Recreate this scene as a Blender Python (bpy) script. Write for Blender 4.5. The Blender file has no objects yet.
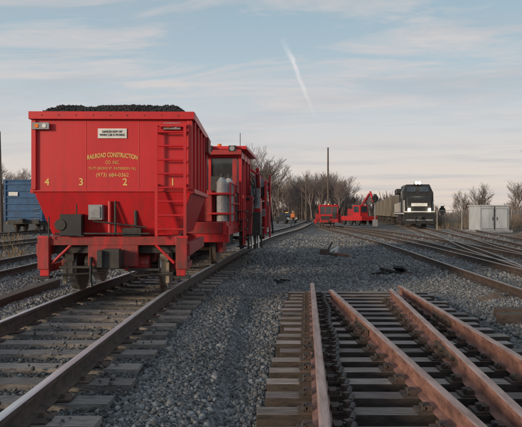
import bpy, math, random
import numpy as np
from mathutils import Vector, Matrix
random.seed(7); rng=np.random.default_rng(7)
scene=bpy.context.scene
COL=scene.collection
R=math.radians

# ------------------------------------------------------------------ materials
def mat(name,c1,c2=None,rough=0.7,metal=0.0,scale=4.0,stretch=(1,1,1),bump=0.0,bscale=30.0,lo=0.35,hi=0.65,emit=None,attr=None,spec=0.5,detail=4,grime=None):
    m=bpy.data.materials.new(name); m.use_nodes=True
    nt=m.node_tree; N=nt.nodes; L=nt.links
    b=N['Principled BSDF']; b.inputs['Roughness'].default_value=rough; b.inputs['Metallic'].default_value=metal
    b.inputs['Specular IOR Level'].default_value=spec
    if c2 is None: c2=tuple(v*0.7 for v in c1)
    tc=N.new('ShaderNodeTexCoord'); mp=N.new('ShaderNodeMapping'); mp.inputs['Scale'].default_value=stretch
    L.new(tc.outputs['Object'],mp.inputs['Vector'])
    nz=N.new('ShaderNodeTexNoise'); nz.inputs['Scale'].default_value=scale; nz.inputs['Detail'].default_value=detail
    nz.inputs['Roughness'].default_value=0.65
    L.new(mp.outputs[0],nz.inputs['Vector'])
    rp=N.new('ShaderNodeValToRGB'); rp.color_ramp.elements[0].position=lo; rp.color_ramp.elements[1].position=hi
    rp.color_ramp.elements[0].color=(*c2,1); rp.color_ramp.elements[1].color=(*c1,1)
    L.new(nz.outputs['Fac'],rp.inputs[0])
    out=rp.outputs[0]
    if attr:
        a=N.new('ShaderNodeAttribute'); a.attribute_name=attr
        mx=N.new('ShaderNodeMix'); mx.data_type='RGBA'; mx.blend_type='MULTIPLY'; mx.inputs[0].default_value=1
        L.new(out,mx.inputs[6]); L.new(a.outputs['Color'],mx.inputs[7]); out=mx.outputs[2]
    if grime:
        z0,z1,gc,amt=grime
        sz=N.new('ShaderNodeSeparateXYZ'); L.new(tc.outputs['Object'],sz.inputs[0])
        mr=N.new('ShaderNodeMapRange'); L.new(sz.outputs[2],mr.inputs[0]); mr.inputs[1].default_value=z0; mr.inputs[2].default_value=z1; mr.inputs[3].default_value=1; mr.inputs[4].default_value=.18
        mg=N.new('ShaderNodeMapping'); mg.inputs['Scale'].default_value=(7,7,.7); L.new(tc.outputs['Object'],mg.inputs[0])
        ng=N.new('ShaderNodeTexNoise'); ng.inputs['Scale'].default_value=1.6; ng.inputs['Detail'].default_value=5; ng.inputs['Roughness'].default_value=.7; L.new(mg.outputs[0],ng.inputs['Vector'])
        rg=N.new('ShaderNodeValToRGB'); rg.color_ramp.elements[0].position=.42; rg.color_ramp.elements[1].position=.72; L.new(ng.outputs['Fac'],rg.inputs[0])
        mm=N.new('ShaderNodeMath'); mm.operation='MULTIPLY'; L.new(rg.outputs[0],mm.inputs[0]); L.new(mr.outputs[0],mm.inputs[1])
        m2=N.new('ShaderNodeMath'); m2.operation='MULTIPLY'; L.new(mm.outputs[0],m2.inputs[0]); m2.inputs[1].default_value=amt
        mx=N.new('ShaderNodeMix'); mx.data_type='RGBA'; L.new(m2.outputs[0],mx.inputs[0]); L.new(out,mx.inputs[6]); mx.inputs[7].default_value=(*gc,1); out=mx.outputs[2]
    L.new(out,b.inputs['Base Color'])
    if bump>0:
        n2=N.new('ShaderNodeTexNoise'); n2.inputs['Scale'].default_value=bscale; n2.inputs['Detail'].default_value=3
        L.new(mp.outputs[0],n2.inputs['Vector'])
        bp=N.new('ShaderNodeBump'); bp.inputs['Strength'].default_value=bump; bp.inputs['Distance'].default_value=0.02
        L.new(n2.outputs['Fac'],bp.inputs['Height']); L.new(bp.outputs[0],b.inputs['Normal'])
    if emit:
        b.inputs['Emission Color'].default_value=(*emit[0],1); b.inputs['Emission Strength'].default_value=emit[1]
    return m

M={}
M['red']=mat('red_paint',(0.62,0.018,0.026),(0.50,0.014,0.020),rough=0.42,scale=1.6,stretch=(1,1,.35),lo=.3,hi=.7,bump=.15,bscale=1.8,grime=(.9,2.3,(.13,.035,.03),.75))
M['red_dirty']=mat('dirty_red_paint',(0.42,0.016,0.022),(0.12,0.025,0.02),rough=0.6,scale=5,stretch=(1,1,.5),lo=.3,hi=.62,bump=.1,grime=(.3,1.2,(.08,.055,.045),.8))
M['dark']=mat('dark_steel',(0.05,0.045,0.042),(0.018,0.016,0.016),rough=.6,bump=.2)
M['black']=mat('black_paint',(0.022,0.022,0.024),(0.012,0.012,0.013),rough=.45)
M['grey']=mat('grey_steel',(0.30,0.31,0.33),(0.18,0.18,0.19),rough=.5,bump=.1)
M['cylwhite']=mat('cylinder_paint',(0.36,0.37,0.385),(0.20,0.20,0.21),rough=.5,bump=.1)
M['white']=mat('white_paint',(0.75,0.75,0.74),(0.6,0.6,0.58),rough=.5)
M['gold']=mat('gold_lettering',(0.80,0.55,0.16),(0.66,0.42,0.12),rough=.5,scale=9)
M['glass']=mat('cab_glass',(0.05,0.06,0.07),(0.03,0.035,0.04),rough=.08,spec=.8)
M['wheel']=mat('wheel_steel',(0.16,0.13,0.11),(0.08,0.06,0.05),rough=.5,metal=.3)
M['tread']=mat('wheel_tread',(0.55,0.55,0.55),(0.45,0.44,0.43),rough=.3,metal=.9)
M['cream']=mat('cream_bearing',(0.48,0.40,0.30),(0.26,0.19,0.13),rough=.6,scale=9)
M['railhead']=mat('rail_head_polished',(0.66,0.67,0.69),(0.48,0.47,0.47),rough=.36,metal=.3,scale=6,stretch=(8,.3,1))
M['railheaddull']=mat('rail_head_dull',(0.36,0.30,0.27),(0.21,0.16,0.14),rough=.5,metal=.2,scale=6,stretch=(8,.3,1))
M['railrust']=mat('rail_rust',(0.105,0.07,0.055),(0.045,0.034,0.03),rough=.85,scale=8,bump=.3,bscale=60)
M['railbrown']=mat('new_rail_rust',(0.32,0.165,0.13),(0.12,0.062,0.05),rough=.66,scale=7,stretch=(1,.6,1),bump=.25,bscale=70)
M['railbrownhead']=mat('new_rail_top',(0.40,0.28,0.25),(0.22,0.125,0.10),rough=.5,scale=5,stretch=(4,.5,1),bump=.15,bscale=70)
M['tie']=mat('weathered_tie',(0.29,0.26,0.24),(0.11,0.095,0.088),rough=.9,scale=7,stretch=(1.2,9,4),lo=.3,hi=.7,bump=.5,bscale=14,attr='col')
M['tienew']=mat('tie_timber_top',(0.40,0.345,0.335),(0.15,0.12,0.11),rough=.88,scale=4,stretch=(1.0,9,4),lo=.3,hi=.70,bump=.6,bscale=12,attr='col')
M['tieside']=mat('tie_shaded_side',(0.075,0.058,0.05),(0.03,0.025,0.022),rough=.9,scale=6,stretch=(1,4,4),bump=.4)  # creosoted sides, with the shade of the tie gaps painted into the colour
M['stone']=mat('ballast_stone',(0.245,0.247,0.253),(0.16,0.16,0.163),rough=.92,scale=18,attr='col',detail=2)
M['coal']=mat('dark_ballast',(0.04,0.04,0.043),(0.02,0.02,0.022),rough=.85,scale=18,bump=1,bscale=40)
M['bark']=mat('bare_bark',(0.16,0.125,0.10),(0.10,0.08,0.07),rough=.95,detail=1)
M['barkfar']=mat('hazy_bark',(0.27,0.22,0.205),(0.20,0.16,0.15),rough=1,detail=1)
M['brush']=mat('dry_brush',(0.23,0.18,0.155),(0.13,0.105,0.095),rough=1,scale=.6,detail=2)
M['pole']=mat('pole_wood',(0.14,0.11,0.09),(0.09,0.07,0.06),rough=.9)
M['blue']=mat('blue_paint',(0.02,0.11,0.26),(0.012,0.06,0.15),rough=.55,scale=2,grime=(.6,2.5,(.06,.05,.05),.8))
M['tan']=mat('freight_car_paint',(0.20,0.175,0.14),(0.11,0.095,0.08),rough=.7,scale=1,stretch=(1,1,.3))
M['shed']=mat('pale_shed_steel',(0.52,0.55,0.58),(0.36,0.39,0.42),rough=.5,scale=1.5,stretch=(1,1,.3),grime=(.2,1.6,(.22,.19,.16),.6))
M['fence']=mat('galvanised_fence',(0.30,0.31,0.31),(0.22,0.22,0.22),rough=.5,metal=.3)
M['hiviz']=mat('orange_vest',(0.85,0.22,0.03),(0.7,0.17,0.02),rough=.7)
M['skin']=mat('skin',(0.50,0.30,0.22),(0.45,0.26,0.19),rough=.6)
M['denim']=mat('dark_trousers',(0.04,0.05,0.08),(0.03,0.035,0.05),rough=.9)
M['hair']=mat('hard_hat',(0.7,0.68,0.6),(0.6,0.6,0.5),rough=.4)
M['dirt']=mat('brown_dirt',(0.17,0.125,0.095),(0.09,0.068,0.053),rough=1,scale=3,bump=1,bscale=12)
M['weed']=mat('dry_weeds',(0.26,0.19,0.12),(0.15,0.10,0.06),rough=1,detail=1)
M['lamp']=mat('headlight_lens',(1,.95,.8),(1,.95,.8),emit=((1.0,.88,.62),34))
M['amber']=mat('amber_lens',(.9,.5,.1),(.9,.5,.1),emit=((1.0,.5,.12),1.0))

# ------------------------------------------------------------------ mesh builder
class MB:
    def __init__(s): s.v=[];s.f=[];s.m=[];s.c=[];s.mats=[]
    def mi(s,k):
        if k not in s.mats: s.mats.append(k)
        return s.mats.index(k)
    def add(s,vs,fs,k,c=(1,1,1)):
        o=len(s.v); s.v+= [tuple(v) for v in vs]; s.c+=[c]*len(vs)
        i=s.mi(k)
        for f in fs: s.f.append(tuple(o+a for a in f)); s.m.append(i)
    def box(s,c,d,k,rz=0,rx=0,ry=0,col=(1,1,1),side=None):
        hx,hy,hz=d[0]/2,d[1]/2,d[2]/2
        vs=[]
        Rm=Matrix.Rotation(rz,3,'Z')@Matrix.Rotation(ry,3,'Y')@Matrix.Rotation(rx,3,'X')
        for z in(-1,1):
            for x,y in((-1,-1),(1,-1),(1,1),(-1,1)):
                vs.append(Rm@Vector((x*hx,y*hy,z*hz))+Vector(c))
        o=len(s.f)
        s.add(vs,[(3,2,1,0),(4,5,6,7),(0,1,5,4),(1,2,6,5),(2,3,7,6),(3,0,4,7)],k,col)
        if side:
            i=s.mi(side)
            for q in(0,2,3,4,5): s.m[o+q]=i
    def cyl(s,p0,p1,r0,k,r1=None,n=10,cap=True,col=(1,1,1)):
        p0=Vector(p0);p1=Vector(p1); r1=r0 if r1 is None else r1
        d=(p1-p0); 
        if d.length<1e-6: return
        d.normalize()
        a=Vector((0,0,1)) if abs(d.z)<.9 else Vector((1,0,0))
        u=d.cross(a).normalized(); w=d.cross(u)
        vs=[]
        for p,r in((p0,r0),(p1,r1)):
            for i in range(n):
                t=2*math.pi*i/n; vs.append(p+u*math.cos(t)*r+w*math.sin(t)*r)
        fs=[(i,(i+1)%n,n+(i+1)%n,n+i) for i in range(n)]
        if cap: fs+= [tuple(range(n-1,-1,-1)),tuple(range(n,2*n))]
        s.add(vs,fs,k,col)
    def extr(s,prof,y0,y1,k,axis='y',cap=True):
        n=len(prof)
        if axis=='y': vs=[(a,y0,b) for a,b in prof]+[(a,y1,b) for a,b in prof]
        else: vs=[(y0,a,b) for a,b in prof]+[(y1,a,b) for a,b in prof]
        fs=[(i,(i+1)%n,n+(i+1)%n,n+i) for i in range(n)]
        if cap: fs+=[tuple(range(n-1,-1,-1)),tuple(range(n,2*n))]
        s.add(vs,fs,k)
    def obj(s,name,parent=None,loc=(0,0,0),rz=0,bevel=0,smooth=False,fix=True):
        me=bpy.data.meshes.new(name); me.from_pydata(s.v,[],s.f)
        for k in s.mats: me.materials.append(M[k])
        me.polygons.foreach_set('material_index',s.m)
        ca=me.color_attributes.new('col','FLOAT_COLOR','POINT')
        ca.data.foreach_set('color',np.array([(*c,1) for c in s.c],dtype=np.float32).ravel())
        if fix:
            import bmesh
            bm=bmesh.new(); bm.from_mesh(me); bmesh.ops.recalc_face_normals(bm,faces=bm.faces); bm.to_mesh(me); bm.free()
        if smooth: me.polygons.foreach_set('use_smooth',[True]*len(me.polygons))
        me.update()
        o=bpy.data.objects.new(name,me); COL.objects.link(o)
        if parent: o.parent=parent
        o.location=loc; o.rotation_euler=(0,0,rz)
        if bevel>0:
            b=o.modifiers.new('bevel','BEVEL'); b.width=bevel; b.segments=2; b.limit_method='ANGLE'
        return o
def empty(name,loc=(0,0,0),rz=0):
    e=bpy.data.objects.new(name,None); e.location=loc; e.rotation_euler=(0,0,rz); e.empty_display_size=.2; COL.objects.link(e); return e
def text(name,body,size,loc,k,parent,bend=0,width=None,bold=0.0):
    cu=bpy.data.curves.new(name,'FONT'); cu.body=body; cu.size=size; cu.align_x='CENTER'; cu.align_y='CENTER'; cu.offset=bold; cu.extrude=.002
    t=bpy.data.objects.new(name+'_tmp',cu); COL.objects.link(t)
    bpy.context.view_layer.update()
    me=bpy.data.meshes.new_from_object(t.evaluated_get(bpy.context.evaluated_depsgraph_get()))
    bpy.data.objects.remove(t)
    xs=[v.co.x for v in me.vertices]; w=max(xs)-min(xs); sc=(width/w) if width else 1
    for v in me.vertices:
        v.co.x*=sc; v.co.y-=bend*v.co.x**2
    me.materials.clear(); me.materials.append(M[k])
    o=bpy.data.objects.new(name,me); COL.objects.link(o); o.parent=parent; o.location=loc; o.rotation_euler=(math.pi/2,0,0)
    return o

# ------------------------------------------------------------------ track paths  (X as function of Y)
def path(pts):
    ys=np.array([p[1] for p in pts],float); xs=np.array([p[0] for p in pts],float)
    sl=np.gradient(xs,ys)
    def f(y):
        y=np.asarray(y,float); yc=np.clip(y,ys[0],ys[-1])
        i=np.clip(np.searchsorted(ys,yc)-1,0,len(ys)-2)
        h=ys[i+1]-ys[i]; t=(yc-ys[i])/h
        a=(2*t**3-3*t**2+1)*xs[i]+(t**3-2*t**2+t)*h*sl[i]+(-2*t**3+3*t**2)*xs[i+1]+(t**3-t**2)*h*sl[i+1]
        return a+(y-yc)*np.where(y<ys[0],sl[0],sl[-1])
    return f
PM=path([(-2.47,-4),(-2.44,2),(-2.41,6),(-2.33,10),(-1.92,16),(-1.35,23),(0.0,35),(2.55,52),(5.3,75),(9,110),(13,170),(17,260)])
P1=path([(5.2,2),(5.6,11.2),(6.4,24.7),(7.3,66),(10.5,150),(15,260)])
P2=path([(4.6,4),(8.0,17),(12.4,41),(16.9,66),(30,150),(47,260)])
P3=path([(7.9,10),(8.0,17),(9.0,30),(9.4,45),(8.6,60),(7.6,75)])
P4=path([(9.5,14),(11.5,22),(15.4,41),(21,66),(34,150)])
P5=path([(6.2,8),(7.3,14),(9.0,24),(11.6,36),(14.4,52),(16.9,66)])
L1=path([(-7,0),(-7,40),(-4,80),(2,130)])
L2=path([(-12,0),(-12,40),(-10,90),(-6,150)])
L3=path([(-17,0),(-18.2,46),(-19.5,120)])
low=[P1,P2,P4,L1,L2,L3,P3]
def noise2(x,y):
    return (np.sin(x*1.7+y*.9)+np.sin(x*-.8+y*1.9+1.3)+np.sin(x*3.1-y*2.3+.6)*.6+np.sin(x*5.3+y*4.1)*.35+np.sin(x*9.1-y*7.7+2)*.2)/3
def gz(x,y):
    x=np.asarray(x,float);y=np.asarray(y,float)
    near=np.exp(-((y-8)/60)**2)
    z=0.03*noise2(x,y)*near
    d=np.abs(x-PM(y)); t=np.clip((2.5-d)/1.0,0,1); t=t*t*(3-2*t)
    z=z*(1-t*.8)+.110*t
    for p in low:
        d=np.abs(x-p(y)); t=np.clip((2.2-d)/.9,0,1); t=t*t*(3-2*t); z=np.maximum(z,.06*t+z*(1-t)*.9)
    z=z+.07*np.exp(-((x-(PM(y)+2.75))/.32)**2)*np.clip(1.0+.5*noise2(x*2,y*2),0,2)*(y<30)*(y>0)
    m=((x>-.4)&(x<3.4)&(y<11.8)); z=np.where(m,z*.25-.02,z)
    return z

def rails(mb,f,y0,y1,zt,kh,kb,step=1.0,off=(-.755,.755),w=.036,h=.165):
    n=max(2,int((y1-y0)/step)); ys=np.linspace(y0,y1,n+1)
    prof=[(-w,0),(-w,-.035),(-.009,-.05),(-.009,-h+.025),(-.07,-h+.012),(-.07,-h),(.07,-h),(.07,-h+.012),(.009,-h+.025),(.009,-.05),(w,-.035),(w,0),(w*.6,.006),(-w*.6,.006)]
    for o in off:
        xs=f(ys); sl=np.gradient(xs,ys); c=1/np.sqrt(1+sl*sl)
        vs=[];npz=len(prof)
        for y,x,s_,cc in zip(ys,xs,sl,c):
            for a,b in prof: vs.append((x+(o+a)*cc, y-(o+a)*cc*s_, zt-.006+b))
        fb=[];fh=[]
        for i in range(n):
            for j in range(npz):
                q=(i*npz+j,i*npz+(j+1)%npz,(i+1)*npz+(j+1)%npz,(i+1)*npz+j)
                (fh if j in(11,12,13) else fb).append(q)
        fb+=[tuple(range(npz)),tuple(range(n*npz,(n+1)*npz))]
        base=len(mb.v); mb.add(vs,fb,kb)
        i_=mb.mi(kh)
        for q in fh: mb.f.append(tuple(base+a for a in q)); mb.m.append(i_)
def ties(mb,f,y0,y1,ztop,k,sp=.53,L=2.6,th=.16,w=.22,plates=True,vary=.35):
    y=y0
    while y<y1:
        x=float(f(y)); s=float(f(y+.5)-f(y-.5)); g=random.uniform(1-vary,1+vary*.6); t=random.uniform(-.04,.05)
        rz=-math.atan(s)+random.uniform(-.015,.015)
        mb.box((x+random.uniform(-.05,.05),y,ztop-th/2+random.uniform(-.012,.006)),(L+random.uniform(-.1,.06),w,th),k,rz=rz,col=(g+t,g,g-t))
        if plates and y<30:
            for o in(-.755,.755):
                mb.box((x+o*math.cos(rz),y+o*math.sin(rz),ztop+.008),(.34,.18,.016),'railrust',rz=rz)
                for q in(-.1,.1): mb.box((x+o+q,y+random.uniform(-.05,.05),ztop+.03),(.035,.03,.04),'railrust',rz=rz)
        y+=sp*random.uniform(.93,1.07)
def track(f,y0,y1,zt,kh='railheaddull',kb='railrust',tk='tie',tie_to=90,gap=.19):
    e=empty('railway_track')
    a=MB(); rails(a,f,y0,y1,zt,kh,kb); a.obj('rails',e)
    b=MB(); ties(b,f,y0,min(y1,tie_to),zt-gap+.012,tk); b.obj('ties',e,fix=False)
    return e
track(PM,-1,240,.35,kh='railhead')
track(P1,2,240,.25)
track(P2,6,240,.25)
track(P3,17,75,.248,tie_to=0)
track(P4,14,150,.25)
track(P5,8,66,.246,tie_to=0)
track(L1,0,130,.25); track(L2,0,150,.25); track(L3,0,120,.25)

# ------------------------------------------------------------------ turnout panel
def lin(x0,y0,x1,y1): return lambda y: x0+(np.asarray(y,float)-y0)*(x1-x0)/(y1-y0)
fa=lin(.39,3.64,.95,11.1); fb=lin(1.36,3.64,1.20,10.3); fc=lin(1.72,4.0,2.24,10.3); fd=lin(2.36,5.4,2.52,10.9)
tp=empty('turnout_track_panel')
a=MB()
for f,y1 in((fa,11.3),(fb,10.3),(fc,10.4),(fd,10.9)):
    rails(a,f,.4,y1,.345,'railbrownhead','railbrown',off=(0,),w=.038,step=.5)
a.obj('rails',tp,bevel=.003)
b=MB(); y=.5
while y<11.6:
    g=random.uniform(.55,1.2); xl=float(fa(y))-.44+random.uniform(-.05,.05); xr=float(fd(y))+.5+random.uniform(-.05,.15)
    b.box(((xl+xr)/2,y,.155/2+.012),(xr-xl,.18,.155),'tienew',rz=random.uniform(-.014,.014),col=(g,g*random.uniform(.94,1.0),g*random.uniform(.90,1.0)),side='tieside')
    y+=.40*random.uniform(.97,1.03)
b.obj('ties',tp,bevel=.006,fix=False)
c=MB(); y=.5
while y<11.2:
    for f,yl in((fa,11.2),(fb,10.2),(fc,10.3),(fd,10.8)):
        if y>yl: continue
        x=float(f(y)); c.box((x,y,.176),(.36,.165,.018),'railrust')
        for q in(-1,1):
            c.box((x+q*.095,y,.20),(.05,.11,.04),'railrust'); c.cyl((x+q*.125,y-.055,.205),(x+q*.125,y+.055,.205),.017,'railrust',n=6)
            c.cyl((x+q*.14,y-.04,.18),(x+q*.14,y-.04,.235),.014,'dark',n=6)
    y+=.40
y=.6
while y<10.6:
    x=float(fa(y))+.20+.02*math.sin(y*3)
    c.cyl((x,y,.215),(x+.03,y+.1,.225),.022,'dark',n=6); c.box((x,y+.16,.21),(.06,.05,.05),'railrust',rz=.5)
    y+=.21
c.obj('plates_and_clips',tp,fix=False)
c=MB()
for f,y in((fa,6.2),(fb,7.4),(fc,6.0),(fd,8.0)):
    for q in(-1,1):
        x=float(f(y)); c.box((x+q*.028,y,.26),(.03,.75,.09),'railrust')
        for i in range(4): c.cyl((x+q*.04,y-.27+i*.18,.26),(x+q*.075,y-.27+i*.18,.26),.018,'dark',n=6)
c.obj('splice_bars',tp)

# ------------------------------------------------------------------ ground sheet
def axis(dense_lo,dense_hi,step,far):
    a=list(np.arange(dense_lo,dense_hi,step)); s=step; v=dense_hi
    out=[]
    while v<far: out.append(v); s*=1.10; v+=s
    out.append(far)
    lo=[]; s=step; v=dense_lo
    while v>-far: s*=1.13; v-=s; lo.append(v)
    return np.array(lo[::-1]+a+out)
ax=axis(-9,14,.1,1500); ay=axis(1,34,.1,2500)
ax=ax[ax>-1700]; ay=ay[ay>-300]
X,Y=np.meshgrid(ax,ay); Z=gz(X,Y)
nx,ny=len(ax),len(ay)
V=np.stack([X.ravel(),Y.ravel(),Z.ravel()],1)
I=np.arange(nx*ny).reshape(ny,nx)
F=np.stack([I[:-1,:-1].ravel(),I[:-1,1:].ravel(),I[1:,1:].ravel(),I[1:,:-1].ravel()],1)
def npmesh(name,V,F,k=4,col=None,mt=None,smooth=False):
    me=bpy.data.meshes.new(name); me.vertices.add(len(V)); me.vertices.foreach_set('co',V.astype(np.float32).ravel())
    me.loops.add(F.size); me.loops.foreach_set('vertex_index',F.astype(np.int32).ravel())
    me.polygons.add(len(F)); me.polygons.foreach_set('loop_start',np.arange(0,F.size,k,dtype=np.int32))
    if mt: me.materials.append(mt)
    me.update(calc_edges=True); 
    if smooth: me.polygons.foreach_set('use_smooth',np.ones(len(F),bool))
    if col is not None:
        ca=me.color_attributes.new('col','FLOAT_COLOR','POINT'); c4=np.ones((len(V),4),np.float32); c4[:,:3]=col; ca.data.foreach_set('color',c4.ravel())
    me.validate()
    o=bpy.data.objects.new(name,me); COL.objects.link(o); return o
Xr,Yr=X.ravel(),Y.ravel()
def sm(a,b,v): t=np.clip((v-a)/(b-a),0,1); return t*t*(3-2*t)
n1=noise2(Xr*.25,Yr*.25); n2_=noise2(Xr*.5+4,Yr*.16)
dirt=np.clip(sm(16,24,Xr)+sm(90,160,Yr)+sm(7,12,-Xr)*.55+np.exp(-((Xr-9.5)/2.5)**2-((Yr-17)/7)**2)*.7+sm(.2,.9,n1)*.45*sm(3.5,5,Xr)+sm(0,.8,n2_)*.55*sm(20,34,Yr),0,1)
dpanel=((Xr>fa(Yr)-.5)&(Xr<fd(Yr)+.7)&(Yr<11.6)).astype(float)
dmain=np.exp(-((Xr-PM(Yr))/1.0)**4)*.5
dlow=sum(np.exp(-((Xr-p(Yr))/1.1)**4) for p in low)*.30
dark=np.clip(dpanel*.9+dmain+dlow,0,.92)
gm=bpy.data.materials.new('gravel_ground'); gm.use_nodes=True; nt=gm.node_tree; N=nt.nodes; L=nt.links; bs=N['Principled BSDF']; bs.inputs['Roughness'].default_value=.95; bs.inputs['Specular IOR Level'].default_value=.25
tc=N.new('ShaderNodeTexCoord'); 
def vor(sc):
    v=N.new('ShaderNodeTexVoronoi'); v.inputs['Scale'].default_value=sc; L.new(tc.outputs['Object'],v.inputs['Vector']); return v
v1=vor(27)
bw=N.new('ShaderNodeSeparateColor'); L.new(v1.outputs['Color'],bw.inputs[0])
r1=N.new('ShaderNodeValToRGB'); r1.color_ramp.elements[0].color=(.065,.065,.068,1); r1.color_ramp.elements[1].color=(.33,.332,.34,1); L.new(bw.outputs[0],r1.inputs[0])
nz=N.new('ShaderNodeTexNoise'); nz.inputs['Scale'].default_value=.9; nz.inputs['Detail'].default_value=5; nz.inputs['Roughness'].default_value=.7; L.new(tc.outputs['Object'],nz.inputs['Vector'])
r2=N.new('ShaderNodeValToRGB'); r2.color_ramp.elements[0].position=.33; r2.color_ramp.elements[1].position=.68; r2.color_ramp.elements[0].color=(.50,.48,.46,1); r2.color_ramp.elements[1].color=(1.08,1.07,1.07,1); L.new(nz.outputs['Fac'],r2.inputs[0])
m1=N.new('ShaderNodeMix'); m1.data_type='RGBA'; m1.blend_type='MULTIPLY'; m1.inputs[0].default_value=1; L.new(r1.outputs[0],m1.inputs[6]); L.new(r2.outputs[0],m1.inputs[7])
at=N.new('ShaderNodeAttribute'); at.attribute_name='col'; sp=N.new('ShaderNodeSeparateColor'); L.new(at.outputs['Color'],sp.inputs[0])
nd=N.new('ShaderNodeTexNoise'); nd.inputs['Scale'].default_value=2.3; nd.inputs['Detail'].default_value=6; nd.inputs['Roughness'].default_value=.7; L.new(tc.outputs['Object'],nd.inputs['Vector'])
r3=N.new('ShaderNodeValToRGB'); r3.color_ramp.elements[0].position=.35; r3.color_ramp.elements[1].position=.68; r3.color_ramp.elements[0].color=(.07,.054,.043,1); r3.color_ramp.elements[1].color=(.20,.165,.13,1); L.new(nd.outputs['Fac'],r3.inputs[0])
m2=N.new('ShaderNodeMix'); m2.data_type='RGBA'; L.new(sp.outputs[0],m2.inputs[0]); L.new(m1.outputs[2],m2.inputs[6]); L.new(r3.outputs[0],m2.inputs[7])
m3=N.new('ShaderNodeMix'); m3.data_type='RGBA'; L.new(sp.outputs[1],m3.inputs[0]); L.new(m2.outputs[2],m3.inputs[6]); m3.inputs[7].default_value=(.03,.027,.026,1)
L.new(m3.outputs[2],bs.inputs['Base Color'])
bp=N.new('ShaderNodeBump'); bp.inputs['Strength'].default_value=.9; bp.inputs['Distance'].default_value=.04; bp.invert=True; L.new(v1.outputs['Distance'],bp.inputs['Height'])
bp2=N.new('ShaderNodeBump'); bp2.inputs['Strength'].default_value=.7; bp2.inputs['Distance'].default_value=.12; L.new(nd.outputs['Fac'],bp2.inputs['Height']); L.new(bp.outputs[0],bp2.inputs['Normal'])
L.new(bp2.outputs[0],bs.inputs['Normal'])
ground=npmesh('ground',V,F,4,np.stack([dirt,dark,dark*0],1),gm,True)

# ------------------------------------------------------------------ ballast stones
cube=np.array([(-1,-1,-1),(1,-1,-1),(1,1,-1),(-1,1,-1),(-1,-1,1),(1,-1,1),(1,1,1),(-1,1,1)],float)*.55
cf=np.array([(3,2,1,0),(4,5,6,7),(0,1,5,4),(1,2,6,5),(2,3,7,6),(3,0,4,7)])
def stones(name,x,y,z,size,mt,shade):
    n=len(x); S=size[:,None,None]*rng.uniform(.55,1.15,(n,1,3))
    P=(cube[None]+rng.uniform(-.28,.28,(n,8,3)))*S
    q=rng.normal(size=(n,4)); q/=np.linalg.norm(q,axis=1)[:,None]; w,a,b,c=q.T
    Rm=np.stack([1-2*(b*b+c*c),2*(a*b-c*w),2*(a*c+b*w),2*(a*b+c*w),1-2*(a*a+c*c),2*(b*c-a*w),2*(a*c-b*w),2*(b*c+a*w),1-2*(a*a+b*b)],1).reshape(n,3,3)
    P=np.einsum('nij,nkj->nki',Rm,P)+np.stack([x,y,z],1)[:,None]
    Fs=(cf[None]+8*np.arange(n)[:,None,None]).reshape(-1,4)
    return npmesh(name,P.reshape(-1,3),Fs,4,np.repeat(shade,8,axis=0),mt)
def scatter(y0,y1,dens):
    A=(y1-y0)*(2*(.5*y1+1.2)); n=int(A*dens); y=rng.uniform(y0,y1,n); x=rng.uniform(-(.5*y1+1.2),.5*y1+1.2,n)
    k=np.abs(x)<.5*y+1.2; return x[k],y[k]
xs=[];ys=[];ss=[]
for y0,y1,d,s in((2.6,8,1500,.0195),(8,14,700,.024),(14,24,190,.034),(24,46,45,.050)):
    x,y=scatter(y0,y1,d); xs.append(x);ys.append(y);ss.append(s*rng.lognormal(0,.30,len(x)))
x=np.concatenate(xs);y=np.concatenate(ys);s=np.concatenate(ss)
dm=np.abs(x-PM(y))
inpanel=(x>fa(y)-.5)&(x<fd(y)+.6)&(y<11.7)
keep=~inpanel|(rng.random(len(x))<.25)
keep&=~((dm<1.3)&(rng.random(len(x))<.35))
keep&=~((np.abs(dm-.755)<.10))
dt=np.exp(-((x-9.5)/2.5)**2-((y-17)/7)**2)+sm(6,10,-x)*.6
keep&=rng.random(len(x))>dt*.8
x,y,s,dm,inpanel=x[keep],y[keep],s[keep],dm[keep],inpanel[keep]
z=gz(x,y)+s*.2
z=np.where(inpanel,z-.01,z)
z=np.where((dm<1.25)&(rng.random(len(x))<.025),.19,z)
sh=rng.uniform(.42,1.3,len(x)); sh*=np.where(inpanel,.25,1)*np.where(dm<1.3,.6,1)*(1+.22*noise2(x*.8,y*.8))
tint=rng.normal(.008,.035,len(x)); shade=np.stack([sh*(1+tint),sh,sh*(1-tint)],1)
print('stones',len(x))
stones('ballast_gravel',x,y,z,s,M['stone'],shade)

# ------------------------------------------------------------------ hopper car
def rzat(f,y): return -math.atan(float(f(y+1)-f(y-1))/2)
hop=empty('ballast_hopper_car',(float(PM(9.6))-.03,9.6,.35),0.014)
HL=2.95
m=MB()
W=1.26; ZT=2.86
v=[(-W,0,ZT),(W,0,ZT),(W,0,1.66),(1.02,.22,.94),(-1.02,.22,.94),(-W,0,1.66),
   (-W,HL,ZT),(W,HL,ZT),(W,HL,1.66),(1.02,HL-.22,.94),(-1.02,HL-.22,.94),(-W,HL,1.66)]
m.add(v,[(0,1,2,5),(5,2,3,4),(7,6,11,8),(8,11,10,9),(1,7,8,2),(2,8,9,3),(6,0,5,11),(11,5,4,10),(4,3,9,10)],'red')
m.obj('body_shell',hop,bevel=.012)
m=MB()
for y in(-.03,HL+.03): m.box((0,y,ZT),(2*W+.10,.10,.12),'red')
for x in(-W-.015,W+.015): m.box((x,HL/2,ZT+.001),(.08,HL-.04,.118),'red')
for x in(-W+.02,W-.02): m.box((x,-.022,2.23),(.07,.06,1.10),'red')
m.box((0,-.010,1.66),(2*W+.02,.024,.024),'red')
for x in(-.42,.42): m.box((x,-.002,2.23),(.010,.006,1.1),'red')
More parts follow.
